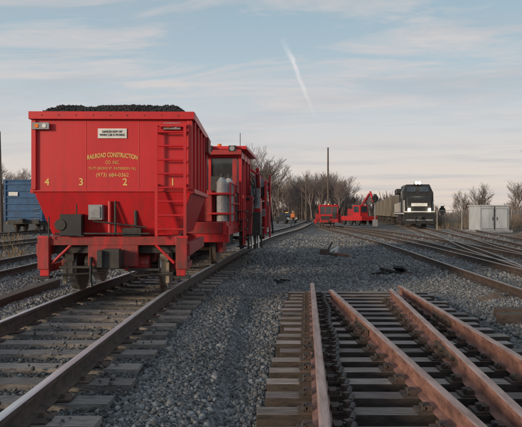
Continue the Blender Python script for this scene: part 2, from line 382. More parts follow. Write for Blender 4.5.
for x in(-1,1):
    for i in range(5): m.box((x*(W+.02),.25+i*.61,2.23),(.05,.07,1.12),'red')
    m.box((x*(W+.02),HL/2,1.66),(.06,HL,.07),'red')
    m.box((x*(W+.05),HL-.4,2.66),(.12,.6,.3),'red_dirty')
for i in range(9): m.cyl((-1.1+i*.27,-.08,ZT),(-1.1+i*.27,-.088,ZT),.012,'red_dirty',n=8)
m.obj('rim_and_posts',hop,bevel=.008)
m=MB()
m.box((0,.12,.86),(2.30,.16,.14),'red_dirty')
m.box((0,.40,.74),(2.0,.35,.18),'dark')
m.box((0,HL/2,.70),(.45,HL-.3,.3),'dark')
for x in(-1,1):
    m.box((x*1.18,HL/2,.72),(.10,HL-.1,.20),'red_dirty')
    m.extr([(x*1.00,.94),(x*1.20,.94),(x*1.16,.30),(x*1.02,.30)],.02,.07,'red')
    m.box((x*1.10,.05,.66),(.18,.14,.5),'red_dirty')
    m.box((x*1.11,.7,.40),(.06,1.2,.12),'red_dirty')
    m.box((x*1.11,.02,.28),(.26,.18,.04),'dark')
    m.cyl((x*.55,.08,.92),(x*.98,.05,.5),.025,'red',n=8)
m.extr([(-.62,.94),(.62,.94),(.45,.42),(-.45,.42)],.55,1.6,'red_dirty')
m.extr([(-.62,.94),(.62,.94),(.45,.42),(-.45,.42)],1.7,2.6,'red_dirty')
m.box((0,-.02,.60),(.36,.40,.24),'dark'); m.box((.05,-.26,.60),(.26,.16,.30),'dark'); m.box((-.10,-.36,.60),(.08,.14,.26),'dark')
m.box((0,.08,.62),(.8,.10,.34),'red_dirty')
m.cyl((-.35,.02,.6),(-.30,-.18,.22),.025,'black',n=8); m.cyl((-.30,-.18,.22),(-.28,-.2,.14),.03,'black',n=8)
m.box((-.55,.02,.44),(.6,.04,.04),'dark'); m.box((.5,.02,.40),(.5,.04,.04),'dark')
m.cyl((-.5,.3,.5),(-.15,.3,.5),.11,'dark',n=14); m.cyl((.15,.3,.48),(.55,.3,.48),.13,'red_dirty',n=14)
m.cyl((-.95,.15,.3),(-.2,.35,.32),.02,'dark',n=8); m.cyl((.3,.2,.28),(.95,.15,.33),.02,'dark',n=8)
p=Vector((.22,-.1,.5))
for i in range(7):
    q=p+Vector((.03,0,-.045 if i<4 else .02)); m.cyl(p,q,.012,'dark',n=6); p=q
m.obj('underframe',hop,bevel=.006)
m=MB()
for y in(.78,2.2):
    m.cyl((-.9,y,.40),(.9,y,.40),.06,'wheel',n=10)
    for x in(-1,1):
        m.cyl((x*.70,y,.40),(x*.82,y,.40),.395,'wheel',n=36)
        m.cyl((x*.70,y,.40),(x*.815,y,.40),.40,'tread',n=36,cap=False)
        m.cyl((x*.675,y,.40),(x*.70,y,.40),.43,'wheel',n=36)
        m.cyl((x*.82,y,.40),(x*.98,y,.40),.11,'cream',n=14)
        m.box((x*.93,y,.44),(.10,.5,.16),'red_dirty')
        for q in(-.18,.18):
            m.cyl((x*.93,y+q,.52),(x*.93,y+q,.68),.055,'dark',n=10)
        m.box((x*.78,y-.44,.40),(.10,.06,.26),'cream')
        m.box((x*.78,y-.46,.60),(.14,.05,.16),'cream')
        m.box((x*.84,y-.50,.33),(.05,.06,.34),'cream')
m.obj('wheelsets',hop)
m=MB()
lx0,lx1=.72,1.17
for x in(lx0,lx1):
    m.box((x,-.13,1.82),(.045,.03,1.76),'red')
    for z in(2.6,1.75,1.0): m.box((x,-.065,z),(.04,.13,.04),'red')
for i in range(8): m.cyl((lx0,-.13,1.05+i*.22),(lx1,-.13,1.05+i*.22),.016,'red',n=8)
m.box(((lx0+lx1)/2,-.10,2.70),(.5,.05,.05),'red')
m.obj('end_ladder',hop)
m=MB()
m.box((-.26,.02,1.32),(.22,.16,.24),'grey'); m.box((-.26,-.07,1.32),(.16,.02,.18),'cylwhite')
m.box((-.64,.0,1.12),(.34,.20,.34),'black'); m.cyl((-.80,-.02,1.12),(-.8,-.12,1.12),.09,'dark',n=14)
m.cyl((-.05,.02,1.5),(-.05,.02,.95),.03,'red',n=8); m.cyl((.04,.02,1.5),(.04,.02,.95),.02,'dark',n=8)
for x in(-1.12,.96): 
    m.box((x,-.065,2.69),(.27,.03,.11),'grey'); m.cyl((x-.06,-.08,2.69),(x-.06,-.09,2.69),.035,'hiviz',n=12); m.cyl((x+.06,-.08,2.69),(x+.06,-.09,2.69),.035,'white',n=12)
m.cyl((-.9,-.05,.98),(.6,-.05,.98),.016,'dark',n=8)
m.cyl((-.55,-.08,1.45),(-.55,-.08,1.0),.012,'dark',n=8)
m.cyl((.35,.10,1.35),(.35,.12,1.0),.03,'dark',n=8); m.box((.3,.08,1.0),(.3,.12,.14),'dark')
m.cyl((-1.0,-.04,.9),(-1.0,-.04,1.25),.012,'dark',n=8)
m.cyl((-.3,-.05,1.18),(.55,-.05,1.08),.014,'dark',n=8)
m.obj('fittings',hop,bevel=.004)
m=MB(); m.box((0,-.012,2.58),(.46,.012,.155),'white'); m.obj('notice_board',hop)
text('notice_text','DANGER KEEP OFF\nWHEN CAR IS MOVING',.052,(0,-.022,2.58),'black',hop,width=.40)
text('lettering_name','RAILROAD CONSTRUCTION',.10,(.0,-.004,2.235),'gold',hop,bend=.28,width=.80,bold=.002)
text('lettering_co','CO. INC.',.075,(0,-.004,2.115),'gold',hop,width=.22)
text('lettering_street','75-77 GROVE ST. PATERSON, N.J.',.055,(0,-.004,2.02),'gold',hop,width=.76)
text('lettering_phone','(973) 684-0362',.085,(0,-.004,1.915),'gold',hop,width=.52)
for ch,x in(('4',-1.04),('3',-.50),('2',.20),('1',.96)):
    text('panel_number',ch,.16,(x,-.004,1.80),'gold',hop,bold=.002)
gx=np.linspace(-W+.03,W-.03,50); gy=np.linspace(.05,HL-.05,60); GX,GY=np.meshgrid(gx,gy)
def heap(x,y):
    e=np.minimum(np.minimum((W-np.abs(x))/.55,(y)/.55),(HL-y)/.55); e=np.clip(e,0,1)
    return ZT-.03+.27*np.sin(e*math.pi/2)**.8+.035*noise2(x*3.2,y*3.2)
GI=np.arange(50*60).reshape(60,50)
o=npmesh('ballast_load',np.stack([GX.ravel(),GY.ravel(),heap(GX,GY).ravel()],1),np.stack([GI[:-1,:-1].ravel(),GI[:-1,1:].ravel(),GI[1:,1:].ravel(),GI[1:,:-1].ravel()],1),4,None,M['coal']); o.parent=hop
n=7000; x=rng.uniform(-W+.05,W-.05,n); y=rng.uniform(.06,HL-.06,n)
o=stones('load_stones',x,y,heap(x,y)+.003,rng.uniform(.018,.036,n),M['coal'],np.ones((n,3))); o.parent=hop

# ------------------------------------------------------------------ large red machine behind the hopper
def big_machine(name,loc,rz):
    L=9.0; e=empty(name,loc,rz)
    m=MB()
    m.box((0,L/2,.95),(2.2,L,.28),'red_dirty')
    for x in(-1.15,1.15): m.box((x,L/2,.93),(.08,L,.34),'red')
    for y in(.1,L-.1): m.box((0,y,.80),(2.5,.14,.40),'red')
    m.box((0,-.15,.75),(.3,.3,.22),'dark'); m.box((0,L/2,.45),(1.0,5,.5),'dark')
    m.obj('chassis',e,bevel=.01)
    m=MB(); c0,c1=2.3,4.9; zr=3.08; zb=1.1
    for x in(-1.27,1.27):
        for y in(c0,c0+.9,c1-.8,c1): m.box((x,y,(zr+zb)/2),(.10,.10,zr-zb),'red')
        m.box((x,(c0+c1)/2,1.45),(.05,c1-c0,.65),'red'); m.box((x,(c0+c1)/2,2.96),(.07,c1-c0,.2),'red')
    for y in(c0,c1):
        m.box((0,y,1.45),(2.44,.05,.7),'red'); m.box((0,y,2.96),(2.44,.07,.2),'red')
        for x in(-.42,.42): m.box((x,y,2.3),(.08,.08,1.3),'red')
    m.box((0,(c0+c1)/2,zr+.04),(2.95,c1-c0+.5,.09),'red')
    m.box((0,c0-.35,zr-.10),(2.7,.12,.14),'red_dirty')
    m.obj('cab_frame',e,bevel=.012)
    m=MB()
    for x in(-1.25,1.25): m.box((x,(c0+c1)/2,2.35),(.02,c1-c0-.1,1.1),'glass')
    for y in(c0+.03,c1-.03): m.box((0,y,2.3),(2.38,.02,1.1),'glass')
    m.obj('cab_windows',e)
    m=MB()
    for x in(-.9,-.3,.45,1.1): m.box((x,c0-.35,zr+.0),(.2,.14,.16),'black'); m.cyl((x,c0-.42,zr+.0),(x,c0-.44,zr+.0),.07,'grey',n=12)
    m.cyl((.6,c0+.6,zr+.08),(.6,c0+.6,zr+.24),.06,'hiviz',n=12); m.box((-.2,3.6,zr+.16),(.9,.8,.16),'grey')
    m.cyl((1.25,c0+.2,zr+.08),(1.25,c0+.2,zr+.5),.01,'dark',n=6)
    m.obj('roof_lights',e)
    m=MB()
    for x,y in((.98,.75),(1.10,1.15)):
        m.cyl((x,y,1.1),(x,y,2.10),.135,'cylwhite',n=20); m.cyl((x,y,2.10),(x,y,2.22),.135,'cylwhite',r1=.05,n=20); m.cyl((x,y,2.22),(x,y,2.32),.04,'dark',n=10)
    m.box((.95,.95,1.8),(.62,.86,.05),'red'); m.box((.95,.95,1.3),(.62,.86,.05),'red')
    m.box((.5,1.1,1.5),(.42,.6,.8),'red_dirty'); m.cyl((.5,1.1,1.9),(.5,1.1,2.3),.05,'dark',n=10)
    m.box((-.4,1.0,1.5),(1.2,1.2,.8),'red_dirty'); m.box((-.4,1.0,1.95),(1.0,1.0,.1),'dark'); m.cyl((-.7,1.2,1.95),(-.7,1.2,2.9),.06,'dark',n=12)
    m.box((.9,1.75,1.7),(.7,.3,1.2),'dark'); m.box((1.22,1.7,2.3),(.12,.5,.9),'red_dirty')
    m.obj('cylinders_and_deck_boxes',e,bevel=.008)
    m=MB()
    for x in(-1,1):
        for y in(.1,.9,1.9): m.cyl((x*1.28,y,1.0),(x*1.28,y,2.05),.02,'red',n=8)
        for z in(1.55,2.05): m.cyl((x*1.28,.1,z),(x*1.28,1.9,z),.02,'red',n=8)
        for y in(1.75,2.15): m.cyl((x*1.42,y,.45),(x*1.42,y,2.6),.022,'red',n=8)
        for i in range(5): m.box((x*1.38,1.95,.40+i*.24),(.26,.38,.03),'dark')
    m.obj('handrails_and_steps',e)
    m=MB(); rd=random.Random(5)
    for x in(-1,1):
        m.box((x*1.45,2.9,1.25),(.22,.4,1.1),'red_dirty',ry=.05*x)
        m.box((x*1.58,3.5,1.0),(.36,.5,.7),'dark'); m.box((x*1.60,3.45,1.75),(.28,.12,.6),'grey')
        m.box((x*1.55,4.3,1.5),(.34,.4,.5),'red'); m.box((x*1.6,4.25,2.15),(.18,.3,.6),'cylwhite')
        m.box((x*1.64,3.9,2.0),(.09,.10,1.4),'red',rx=.22); m.cyl((x*1.66,3.5,2.5),(x*1.72,4.0,1.0),.04,'tread',n=10); m.cyl((x*1.66,3.5,2.5),(x*1.69,3.72,1.9),.065,'red_dirty',n=10)
        m.box((x*1.80,5.0,1.5),(.08,.08,1.7),'red'); m.box((x*1.65,5.4,2.1),(.34,.5,.5),'dark'); m.box((x*1.7,5.3,1.2),(.4,.4,.7),'red_dirty')
        m.cyl((x*1.62,5.1,2.3),(x*1.62,5.9,2.3),.16,'grey',n=14)
        m.box((x*1.6,6.3,1.3),(.4,.8,.8),'dark'); m.box((x*1.6,6.3,2.0),(.3,.5,.5),'red_dirty')
        m.cyl((x*1.9,5.6,.5),(x*1.9,5.6,2.6),.03,'red',n=8); m.cyl((x*1.95,6.6,.6),(x*1.8,6.3,2.4),.035,'dark',n=8)
        for k in range(5): m.cyl((x*(1.4+.08*k),3.3+.2*k,.95),(x*(1.42+.08*k),3.25+.2*k,.25),.03,'tread' if k%2 else 'dark',n=8)
        for k in range(16):
            p=Vector((x*(1.3+rd.uniform(0,.25)),2.5+.22*k,rd.uniform(1.7,2.5))); amp=rd.uniform(.04,.12); st=rd.uniform(-.1,.15)
            for j in range(6):
                q=p+Vector((x*amp*math.cos(j*.8),st,-.2)); m.cyl(p,q,.014,'black',n=6,cap=False); p=q
        for k in range(14):
            m.box((x*rd.uniform(1.35,1.75),rd.uniform(2.6,6.6),rd.uniform(.6,2.3)),(rd.uniform(.06,.2),rd.uniform(.06,.25),rd.uniform(.05,.3)),rd.choice(['red','dark','grey','red_dirty','dark']),rx=rd.uniform(-.4,.4))
        m.cyl((x*1.3,5.0,2.75),(x*1.85,5.3,2.3),.035,'red',n=8)
        m.cyl((x*1.3,6.2,2.6),(x*1.9,6.2,2.1),.035,'red',n=8)
    m.obj('work_heads_and_hoses',e,bevel=.006)
    m=MB()
    m.box((0,6.4,1.9),(1.9,3.0,1.5),'red'); m.box((0,6.4,2.72),(1.7,2.7,.12),'dark')
    for x in(-.97,.97):
        for i in range(9): m.box((x,6.4,1.4+i*.13),(.03,2.0,.05),'black')
    m.cyl((.5,5.6,2.7),(.5,5.6,3.2),.08,'dark',n=12); m.box((-.3,7.0,2.9),(.8,.8,.3),'dark')
    m.obj('engine_hood',e,bevel=.015)
    m=MB()
    for y in(1.1,L-1.3):
        m.cyl((-.9,y,.40),(.9,y,.40),.06,'wheel',n=8)
        for x in(-1,1):
            m.cyl((x*.70,y,.40),(x*.82,y,.40),.395,'wheel',n=30); m.cyl((x*.675,y,.40),(x*.70,y,.40),.43,'wheel',n=30)
            m.box((x*.92,y,.45),(.16,.6,.28),'red_dirty')
    m.obj('wheels',e)
big_machine('track_maintenance_machine',(float(PM(14.6)),14.6,.35),rzat(PM,18))
def machine(name,loc,rz,L=7.5,sc=1.0):
    e=empty(name,loc,rz); e.scale=(sc,)*3
    m=MB()
    m.box((0,L/2,.95),(2.2,L,.28),'red_dirty'); 
    for x in(-1.12,1.12): m.box((x,L/2,.93),(.08,L,.36),'red')
    for y in(.1,L-.1): m.box((0,y,.80),(2.5,.14,.40),'red')
    m.box((.0,-.12,.75),(.3,.3,.22),'dark')
    m.obj('chassis',e,bevel=.01)
    m=MB(); c0,c1=.35,2.6
    for x in(-1.22,1.22):
        for y in(c0,(c0+c1)/2,c1): m.box((x,y,2.0),(.09,.09,1.8),'red')
        m.box((x,(c0+c1)/2,1.38),(.05,c1-c0,.60),'red'); m.box((x,(c0+c1)/2,2.83),(.07,c1-c0,.16),'red')
    for y in(c0,c1):
        m.box((0,y,1.38),(2.36,.05,.60),'red'); m.box((0,y,2.83),(2.36,.07,.16),'red')
        for x in(-.45,.45): m.box((x,y,2.2),(.07,.07,1.3),'red')
    m.box((0,(c0+c1)/2,2.95),(2.7,c1-c0+.35,.08),'red')
    m.obj('cab_frame',e,bevel=.01)
    m=MB()
    for x in(-1.2,1.2): m.box((x,(c0+c1)/2,2.2),(.02,c1-c0-.1,1.1),'glass')
    for y in(c0+.02,c1-.02): m.box((0,y,2.2),(2.3,.02,1.1),'glass')
    m.obj('cab_windows',e)
    m=MB()
    for x in(-.8,.8): m.box((x,c0-.1,3.05),(.24,.12,.15),'black'); m.cyl((x,c0-.16,3.05),(x,c0-.18,3.05),.06,'white',n=12)
    m.cyl((0,c0+.4,2.98),(0,c0+.4,3.14),.07,'amber',n=12)
    m.box((-.5,c0-.25,1.2),(1.2,.3,.5),'dark'); m.box((.7,c0-.2,1.5),(.5,.3,.9),'dark')
    m.obj('roof_lights_and_front_gear',e)
    m=MB()
    m.box((0,3.9,1.75),(1.7,2.3,1.3),'red'); m.box((0,3.9,2.43),(1.5,2.1,.08),'red_dirty')
    m.cyl((.4,3.4,2.45),(.4,3.4,3.3),.07,'dark',n=12); m.box((-.3,4.4,2.6),(.7,.7,.3),'dark')
    m.obj('engine_hood',e,bevel=.015)
    m=MB()
    for x in(-1,1):
        m.box((x*1.5,1.6,1.2),(.5,.8,1.2),'red_dirty'); m.box((x*1.6,2.4,1.5),(.3,.4,1.6),'dark'); m.box((x*1.75,1.8,.7),(.3,1.4,.5),'red',ry=.3*x)
        m.cyl((x*1.5,1.3,2.6),(x*1.8,1.6,1.2),.06,'dark',n=8)
        m.cyl((x*1.35,2.9,1.95),(x*1.35,6.4,1.95),.03,'red',n=8)
    m.obj('side_wings',e)
    m=MB()
    for y in(1.1,L-1.2):
        m.cyl((-.9,y,.40),(.9,y,.40),.06,'wheel',n=8)
        for x in(-1,1):
            m.cyl((x*.70,y,.40),(x*.82,y,.40),.395,'wheel',n=30); m.cyl((x*.675,y,.40),(x*.70,y,.40),.43,'wheel',n=30)
    m.obj('wheels',e)
    return e
machine('track_maintenance_machine',(float(P1(64)),64,.25),rzat(P1,66),L=7,sc=.78)

e=empty('rail_crane',(13.2,82,.1),.5)
m=MB(); m.box((0,0,.9),(2.6,5,.6),'red'); m.box((-.5,-1.2,1.9),(1.3,1.6,1.5),'red'); m.box((-.5,-2.02,2.1),(1.0,.03,.8),'glass'); m.box((.6,1.2,1.7),(1.2,2.2,1.0),'red_dirty')
m.box((-1.17,-1.2,2.1),(.03,1.2,.8),'glass')
for x in(-1.1,1.1):
    for y in(-1.6,0,1.6): m.cyl((x-.15,y,.45),(x+.15,y,.45),.45,'dark',n=18)
m.obj('carrier',e,bevel=.02)
m=MB(); m.box((.55,-.6,3.0),(.22,3.4,.26),'red_dirty',rx=-.75); m.box((.55,-2.4,3.7),(.18,1.8,.2),'red',rx=1.1); m.cyl((.55,.2,1.8),(.55,-.9,3.0),.07,'tread',n=10); m.box((.55,-2.8,2.9),(.4,.3,.5),'dark'); m.obj('boom',e)

# ------------------------------------------------------------------ locomotive + freight cars
loc_rz=-math.atan(.172)
def on2(y): return (float(P2(y)),y,.25)
e=empty('diesel_locomotive',on2(60),loc_rz); e.scale=(1.04,1.04,1.04)
m=MB()
m.box((0,10,1.35),(2.9,19.4,.35),'black')
m.extr([(.25,1.5),(.25,2.75),(.55,3.0),(1.9,3.1),(1.9,1.5)],-1.15,1.15,'black','x')
m.add([(-1.5,1.8,1.5),(1.5,1.8,1.5),(1.5,1.8,3.35),(1.15,2.15,4.25),(-1.15,2.15,4.25),(-1.5,1.8,3.35),
       (-1.5,4.4,1.5),(1.5,4.4,1.5),(1.5,4.4,3.6),(1.15,4.4,4.25),(-1.15,4.4,4.25),(-1.5,4.4,3.6)],
      [(0,1,2,5),(5,2,3,4),(1,7,8,2),(2,8,9,3),(3,9,10,4),(4,10,11,5),(5,11,6,0),(7,6,11,8),(8,11,10,9)],'black')
m.box((0,11,2.7),(1.9,13.2,2.4),'black'); m.box((0,8,4.1),(2.3,4,.5),'black'); m.box((0,16.2,4.0),(2.9,4,.6),'black')
m.obj('body',e,bevel=.06)
m=MB()
for x in(-.62,.62): m.box((x,1.90,3.75),(.85,.04,.55),'glass',rx=-.36)
for x in(-1.46,1.46): m.box((x,3.1,3.2),(.12,1.6,.7),'glass')
m.obj('windows',e)
m=MB()
m.box((0,2.02,4.36),(.7,.35,.28),'black')
m.box((0,.20,2.2),(1.5,.04,.3),'white'); m.box((0,.13,1.52),(2.9,.04,.10),'white')
m.box((0,.05,.78),(2.8,.10,.85),'black'); m.box((0,-.02,.72),(2.5,.05,.12),'grey')
m.box((0,-.25,.95),(.35,.6,.3),'dark'); m.cyl((.4,-.05,1.1),(.45,-.3,.5),.04,'dark',n=6); m.cyl((-.4,-.05,1.1),(-.45,-.3,.5),.04,'dark',n=6)
for x in(-1,1):
    m.box((x*1.46,10,1.36),(.04,19,.12),'white')
    m.cyl((x*1.4,.1,1.5),(x*1.4,.1,2.6),.03,'white',n=6); m.cyl((x*1.4,1.7,1.5),(x*1.4,1.7,2.6),.03,'white',n=6); m.cyl((x*1.4,.1,2.6),(x*1.4,1.7,2.6),.03,'white',n=6)
    for i in range(9): m.cyl((x*1.42,5+i*1.7,1.5),(x*1.42,5+i*1.7,2.5),.025,'white',n=6)
    m.cyl((x*1.42,5,2.5),(x*1.42,18.6,2.5),.025,'white',n=6)
    m.box((x*1.25,.9,1.0),(.4,1.0,.7),'dark')
m.box((0,10,.8),(2.6,5,.8),'black')
m.obj('trim_and_handrails',e)
m=MB()
for y0 in(3.4,15.6):
    for x in(-1,1): m.box((x*1.15,y0+.8,.72),(.15,4.2,.4),'dark')
    for k in(-1,.8,2.6):
        m.cyl((-.85,y0+k,.5),(-.70,y0+k,.5),.5,'wheel',n=20); m.cyl((.70,y0+k,.5),(.85,y0+k,.5),.5,'wheel',n=20); m.cyl((-.8,y0+k,.5),(.8,y0+k,.5),.08,'wheel',n=8)
m.obj('trucks',e)
m=MB()
for x in(-.16,.16): m.cyl((x,1.84,4.38),(x,1.80,4.38),.14,'lamp',n=14)
for x in(-.95,.95): m.cyl((x,.12,1.72),(x,.07,1.72),.13,'lamp',n=14)
m.obj('headlights',e)
y=82.4
for i in range(5):
    e=empty('freight_car',on2(y),-math.atan(float(P2(y+14)-P2(y))/14))
    m=MB(); k='tan'
    m.box((0,7,2.4),(3.0,13.6,2.9),k); m.box((0,7,3.9),(2.7,13.5,.15),'grey')
    for j in range(11):
        for x in(-1.54,1.54): m.box((x,.5+j*1.3,2.4),(.08,.12,2.85),k)
    m.box((0,7,.85),(1.0,14,.25),'dark'); m.obj('body',e,bevel=.02)
    m=MB()
    for y0 in(1.6,12.4):
        for q in(-.85,.85):
            for x in(-.8,.8): m.cyl((x-.07,y0+q,.46),(x+.07,y0+q,.46),.46,'wheel',n=16)
        for x in(-.98,.98): m.box((x,y0,.55),(.12,2.2,.35),'dark')
    m.obj('trucks',e)
    y+=14.8*math.cos(.155)

e=empty('blue_boxcar',(float(L3(46)),46,.25),rzat(L3,55))
m=MB(); m.box((0,7,2.35),(2.95,14,3.1),'blue'); m.box((0,7,.75),(2.4,14.2,.3),'dark')
for i in range(12):
    for x in(-1.49,1.49): m.box((x,.3+i*1.21,2.35),(.08,.14,3.08),'blue')
for i in range(6): m.box((0,-.03,1.15+i*.5),(2.7,.08,.10),'blue')
for x in(-1.38,1.38): m.box((x,-.04,2.35),(.14,.10,3.08),'blue')
m.box((0,0,3.95),(3.05,.2,.1),'blue'); m.box((0,-.3,.85),(.3,.6,.3),'dark')
for i in range(7): m.cyl((.85,-.14,1.0+i*.38),(1.3,-.14,1.0+i*.38),.02,'grey',n=6)
m.box((-.75,-.085,2.9),(.7,.02,.3),'white')
m.obj('body',e,bevel=.01)
m=MB()
for y0 in(1.8,12.2):
    for q in(-.85,.85):
        for x in(-.8,.8): m.cyl((x-.07,y0+q,.46),(x+.07,y0+q,.46),.46,'wheel',n=18)
    for x in(-.98,.98): m.box((x,y0,.55),(.12,2.2,.35),'dark')
m.obj('trucks',e)

# ------------------------------------------------------------------ trees
def tree_arrays(seed,h=10,levels=6,spread=.55,minr=.012,trunk=.22):
    rd=random.Random(seed); V=[];F=[]
    def seg(p,q,r0,r1,n):
        d=(q-p).normalized(); a=Vector((0,0,1)) if abs(d.z)<.9 else Vector((1,0,0)); u=d.cross(a).normalized(); w=d.cross(u); o=len(V)
        for c,r in((p,r0),(q,r1)):
            for i in range(n):
                t=2*math.pi*i/n; V.append(c+u*math.cos(t)*r+w*math.sin(t)*r)
        for i in range(n): F.append((o+i,o+(i+1)%n,o+n+(i+1)%n,o+n+i))
    def br(p,d,l,r,lv):
        n=5 if lv<=1 else 3; parts=3 if lv<3 else 2
        for i in range(parts):
            d2=(d+Vector((rd.gauss(0,.10),rd.gauss(0,.10),rd.gauss(0.03,.06)))).normalized()
            q=p+d2*l/parts; r2=max(minr,r*(.86 if lv<3 else .8)); seg(p,q,r,r2,n); 
            if lv<levels and (i>0 or lv>0):
                for _ in range(2 if lv>0 else 3):
                    if rd.random()<.85:
                        a=rd.uniform(0,6.28); s=rd.uniform(.5,1.0)*spread*1.5
                        side=Vector((math.cos(a),math.sin(a),0)); dd=(d2+side*s+Vector((0,0,.12))).normalized()
                        br(q,dd,l*rd.uniform(.5,.72),max(minr,r2*.58),lv+1)
            p,d,r=q,d2,r2
        if lv<levels: br(p,d,l*.62,r*.8,lv+1)
    br(Vector((0,0,-.2)),Vector((0,0,1)),h*.42,trunk,0)
    A=np.array([tuple(v) for v in V]); A*=h/A[:,2].max(); return A,np.array(F)
T=[tree_arrays(s,10,4,minr=.013,trunk=.17) for s in(1,2,3,4,5)]
def place(name,items,mt):
    VV=[];FF=[];o=0
    for x,y,h,i in items:
        A,F_=T[i%len(T)]; a=random.uniform(0,6.28); s=h/10; w=s*random.uniform(.85,1.2)
        B=np.stack([(A[:,0]*math.cos(a)-A[:,1]*math.sin(a))*w+x,(A[:,0]*math.sin(a)+A[:,1]*math.cos(a))*w+y,A[:,2]*s],1)
        VV.append(B);FF.append(F_+o);o+=len(B)
    return npmesh(name,np.concatenate(VV),np.concatenate(FF),4,None,mt)
def pxy(px,Y): return (px-261)/600*Y
items=[]
for i in range(44):
    px=random.uniform(236,376); Yd=random.uniform(150,220)
    top= 60 if px<272 else (36 if px<300 else (42 if px<345 else 24))
    top*=random.uniform(.55,1.05); items.append((pxy(px,Yd),Yd,1.65+top/600*Yd,i))
for px,top in((244,66),(252,60),(258,66),(265,70),(272,54),(281,40),(312,44),(322,42),(336,40)): items.append((pxy(px,150),150,1.65+top/600*150,int(px)))
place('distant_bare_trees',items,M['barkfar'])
items=[]
for i in range(16):
    px=random.uniform(-60,60); Yd=random.uniform(85,130); items.append((pxy(px,Yd),Yd,1.65+random.uniform(32,58)/600*Yd,i))
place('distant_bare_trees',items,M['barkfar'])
items=[]
for i in range(14):
    px=random.uniform(430,620); Yd=random.uniform(160,240); items.append((pxy(px,Yd),Yd,1.65+random.uniform(8,16)/600*Yd,i))
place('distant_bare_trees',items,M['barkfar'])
for px,Yd,top in((476,88,32),(466,95,24),(513,80,36),(487,100,20)):
    place('bare_tree',[(pxy(px,Yd),Yd,1.65+top/600*Yd,random.randrange(5))],M['bark'])
place('bare_tree',[(12.5,24.5,5.0,2)],M['bark'])
def brush(name,pxr,yr,hr,n,mt,w=.05):
    px=rng.uniform(*pxr,n); Yd=rng.uniform(*yr,n); x=(px-261)/600*Yd; h=rng.uniform(*hr,n)*(1+.35*np.sin(px*.15)); a=rng.uniform(0,3.14,n)
    dx=np.cos(a)*w*rng.uniform(1,4,n); dy=np.sin(a)*w*2; lx=rng.normal(0,.25,n)*h; ly=rng.normal(0,.25,n)*h
    P=np.stack([np.stack([x-dx,Yd-dy,x*0],1),np.stack([x+dx,Yd+dy,x*0],1),np.stack([x+lx+dx*.3,Yd+ly+dy*.3,h],1),np.stack([x+lx-dx*.3,Yd+ly-dy*.3,h],1)],1)
    return npmesh(name,P.reshape(-1,3),np.arange(4*n).reshape(n,4),4,None,mt)
brush('distant_brush',(-300,240),(130,230),(1.5,4.5),5000,M['brush'],.08)
brush('distant_brush',(232,400),(160,240),(1.5,6.0),6500,M['brush'],.07)
brush('distant_brush',(430,800),(110,200),(1,3.2),5000,M['brush'],.07)
brush('dry_weeds',(436,560),(60,75),(.3,1.2),3500,M['weed'],.015)
brush('dry_weeds',(470,560),(17,30),(.05,.20),700,M['weed'],.006)
brush('dry_weeds',(330,400),(30,60),(.04,.16),600,M['weed'],.006)
brush('dry_weeds',(-10,30),(20,45),(.05,.3),900,M['weed'],.008)

# ------------------------------------------------------------------ poles, signals, fence, shed
def pole(px,Yd,top,arms=1,lean=0):
    x=pxy(px,Yd); h=1.65+top/600*Yd; e=empty('utility_pole',(x,Yd,0)); e.rotation_euler=(0,lean,0)
    m=MB(); m.cyl((0,0,-.2),(0,0,h),.16,'pole',r1=.1,n=10); m.obj('shaft',e)
    m=MB()
    for i in range(arms):
        m.box((0,-.12,h-.5-i*.9),(2.0,.1,.12),'pole')
        for q in(-.9,-.4,.4,.9): m.cyl((q,-.12,h-.44-i*.9),(q,-.12,h-.26-i*.9),.05,'grey',n=8)
    if arms: m.obj('crossarms',e)
pole(328,82,66,0); pole(278.5,120,34,1); pole(283,135,27,1); pole(306,110,38,0); pole(1.5,52,82,0,-.02); pole(302,150,30,1)
def signal(px,Yd,top):
    x=pxy(px,Yd); h=1.65+top/600*Yd; e=empty('railway_signal',(x,Yd,0))
    m=MB(); m.cyl((0,0,0),(0,0,h),.07,'grey',n=10); m.box((0,0,.4),(.6,.5,.9),'grey'); m.cyl((0,-.1,h-.5),(0,-.05,h-.5),.42,'black',n=20); m.box((0,-.1,h-.5),(.36,.2,1.1),'black')
    for i in range(3): m.cyl((0,-.2,h-.15-i*.33),(0,-.34,h-.15-i*.33),.11,'dark',n=12)
    for i in range(8): m.cyl((-.18,.12,.5+i*.35),(.18,.12,.5+i*.35),.015,'grey',n=6)
    m.obj('mast_and_head',e)
signal(375,78,19); signal(353,95,16); signal(442,75,7)
e=empty('equipment_shed',(20.1,53,0),.12)
m=MB(); m.box((0,0,.1),(3.2,2.4,.2),'grey'); m.box((0,0,1.25),(2.7,2.0,2.1),'shed'); m.box((0,0,2.34),(2.9,2.2,.1),'shed')
for i in range(22): m.box((-1.3+i*.124,-1.012,1.25),(.045,.024,2.0),'shed')
for x in(-.65,.65): m.box((x,-1.04,1.2),(1.15,.03,1.8),'grey'); m.box((x,-1.06,1.2),(1.02,.02,1.66),'shed')
m.box((0,-1.03,1.25),(.05,.06,2.08),'dark')
for x in(-.2,.2): m.box((x,-1.09,1.2),(.05,.05,.3),'dark')
m.obj('cabinet',e,bevel=.01)
e=empty('chain_link_fence')
m=MB(); xa=pxy(437,58); xb=36.0
x=xa
while x<xb:
    m.cyl((x,58,0),(x,58,2.0),.04,'fence',n=6); x+=2.4
for z in(.1,1.95): m.cyl((xa,58,z),(xb,58,z),.025,'fence',n=6)
m.obj('posts',e)
m=MB(); x=xa-2
while x<xb:
    for s_ in(1,-1):
        x0,x1=x,x+s_*1.9; 
        if min(x0,x1)>=xa and max(x0,x1)<=xb: m.cyl((x0,58.02+.01*s_,.05),(x1,58.02+.01*s_,1.95),.006,'fence',n=3,cap=False)
    x+=.12
m.obj('mesh_wires',e,fix=False)

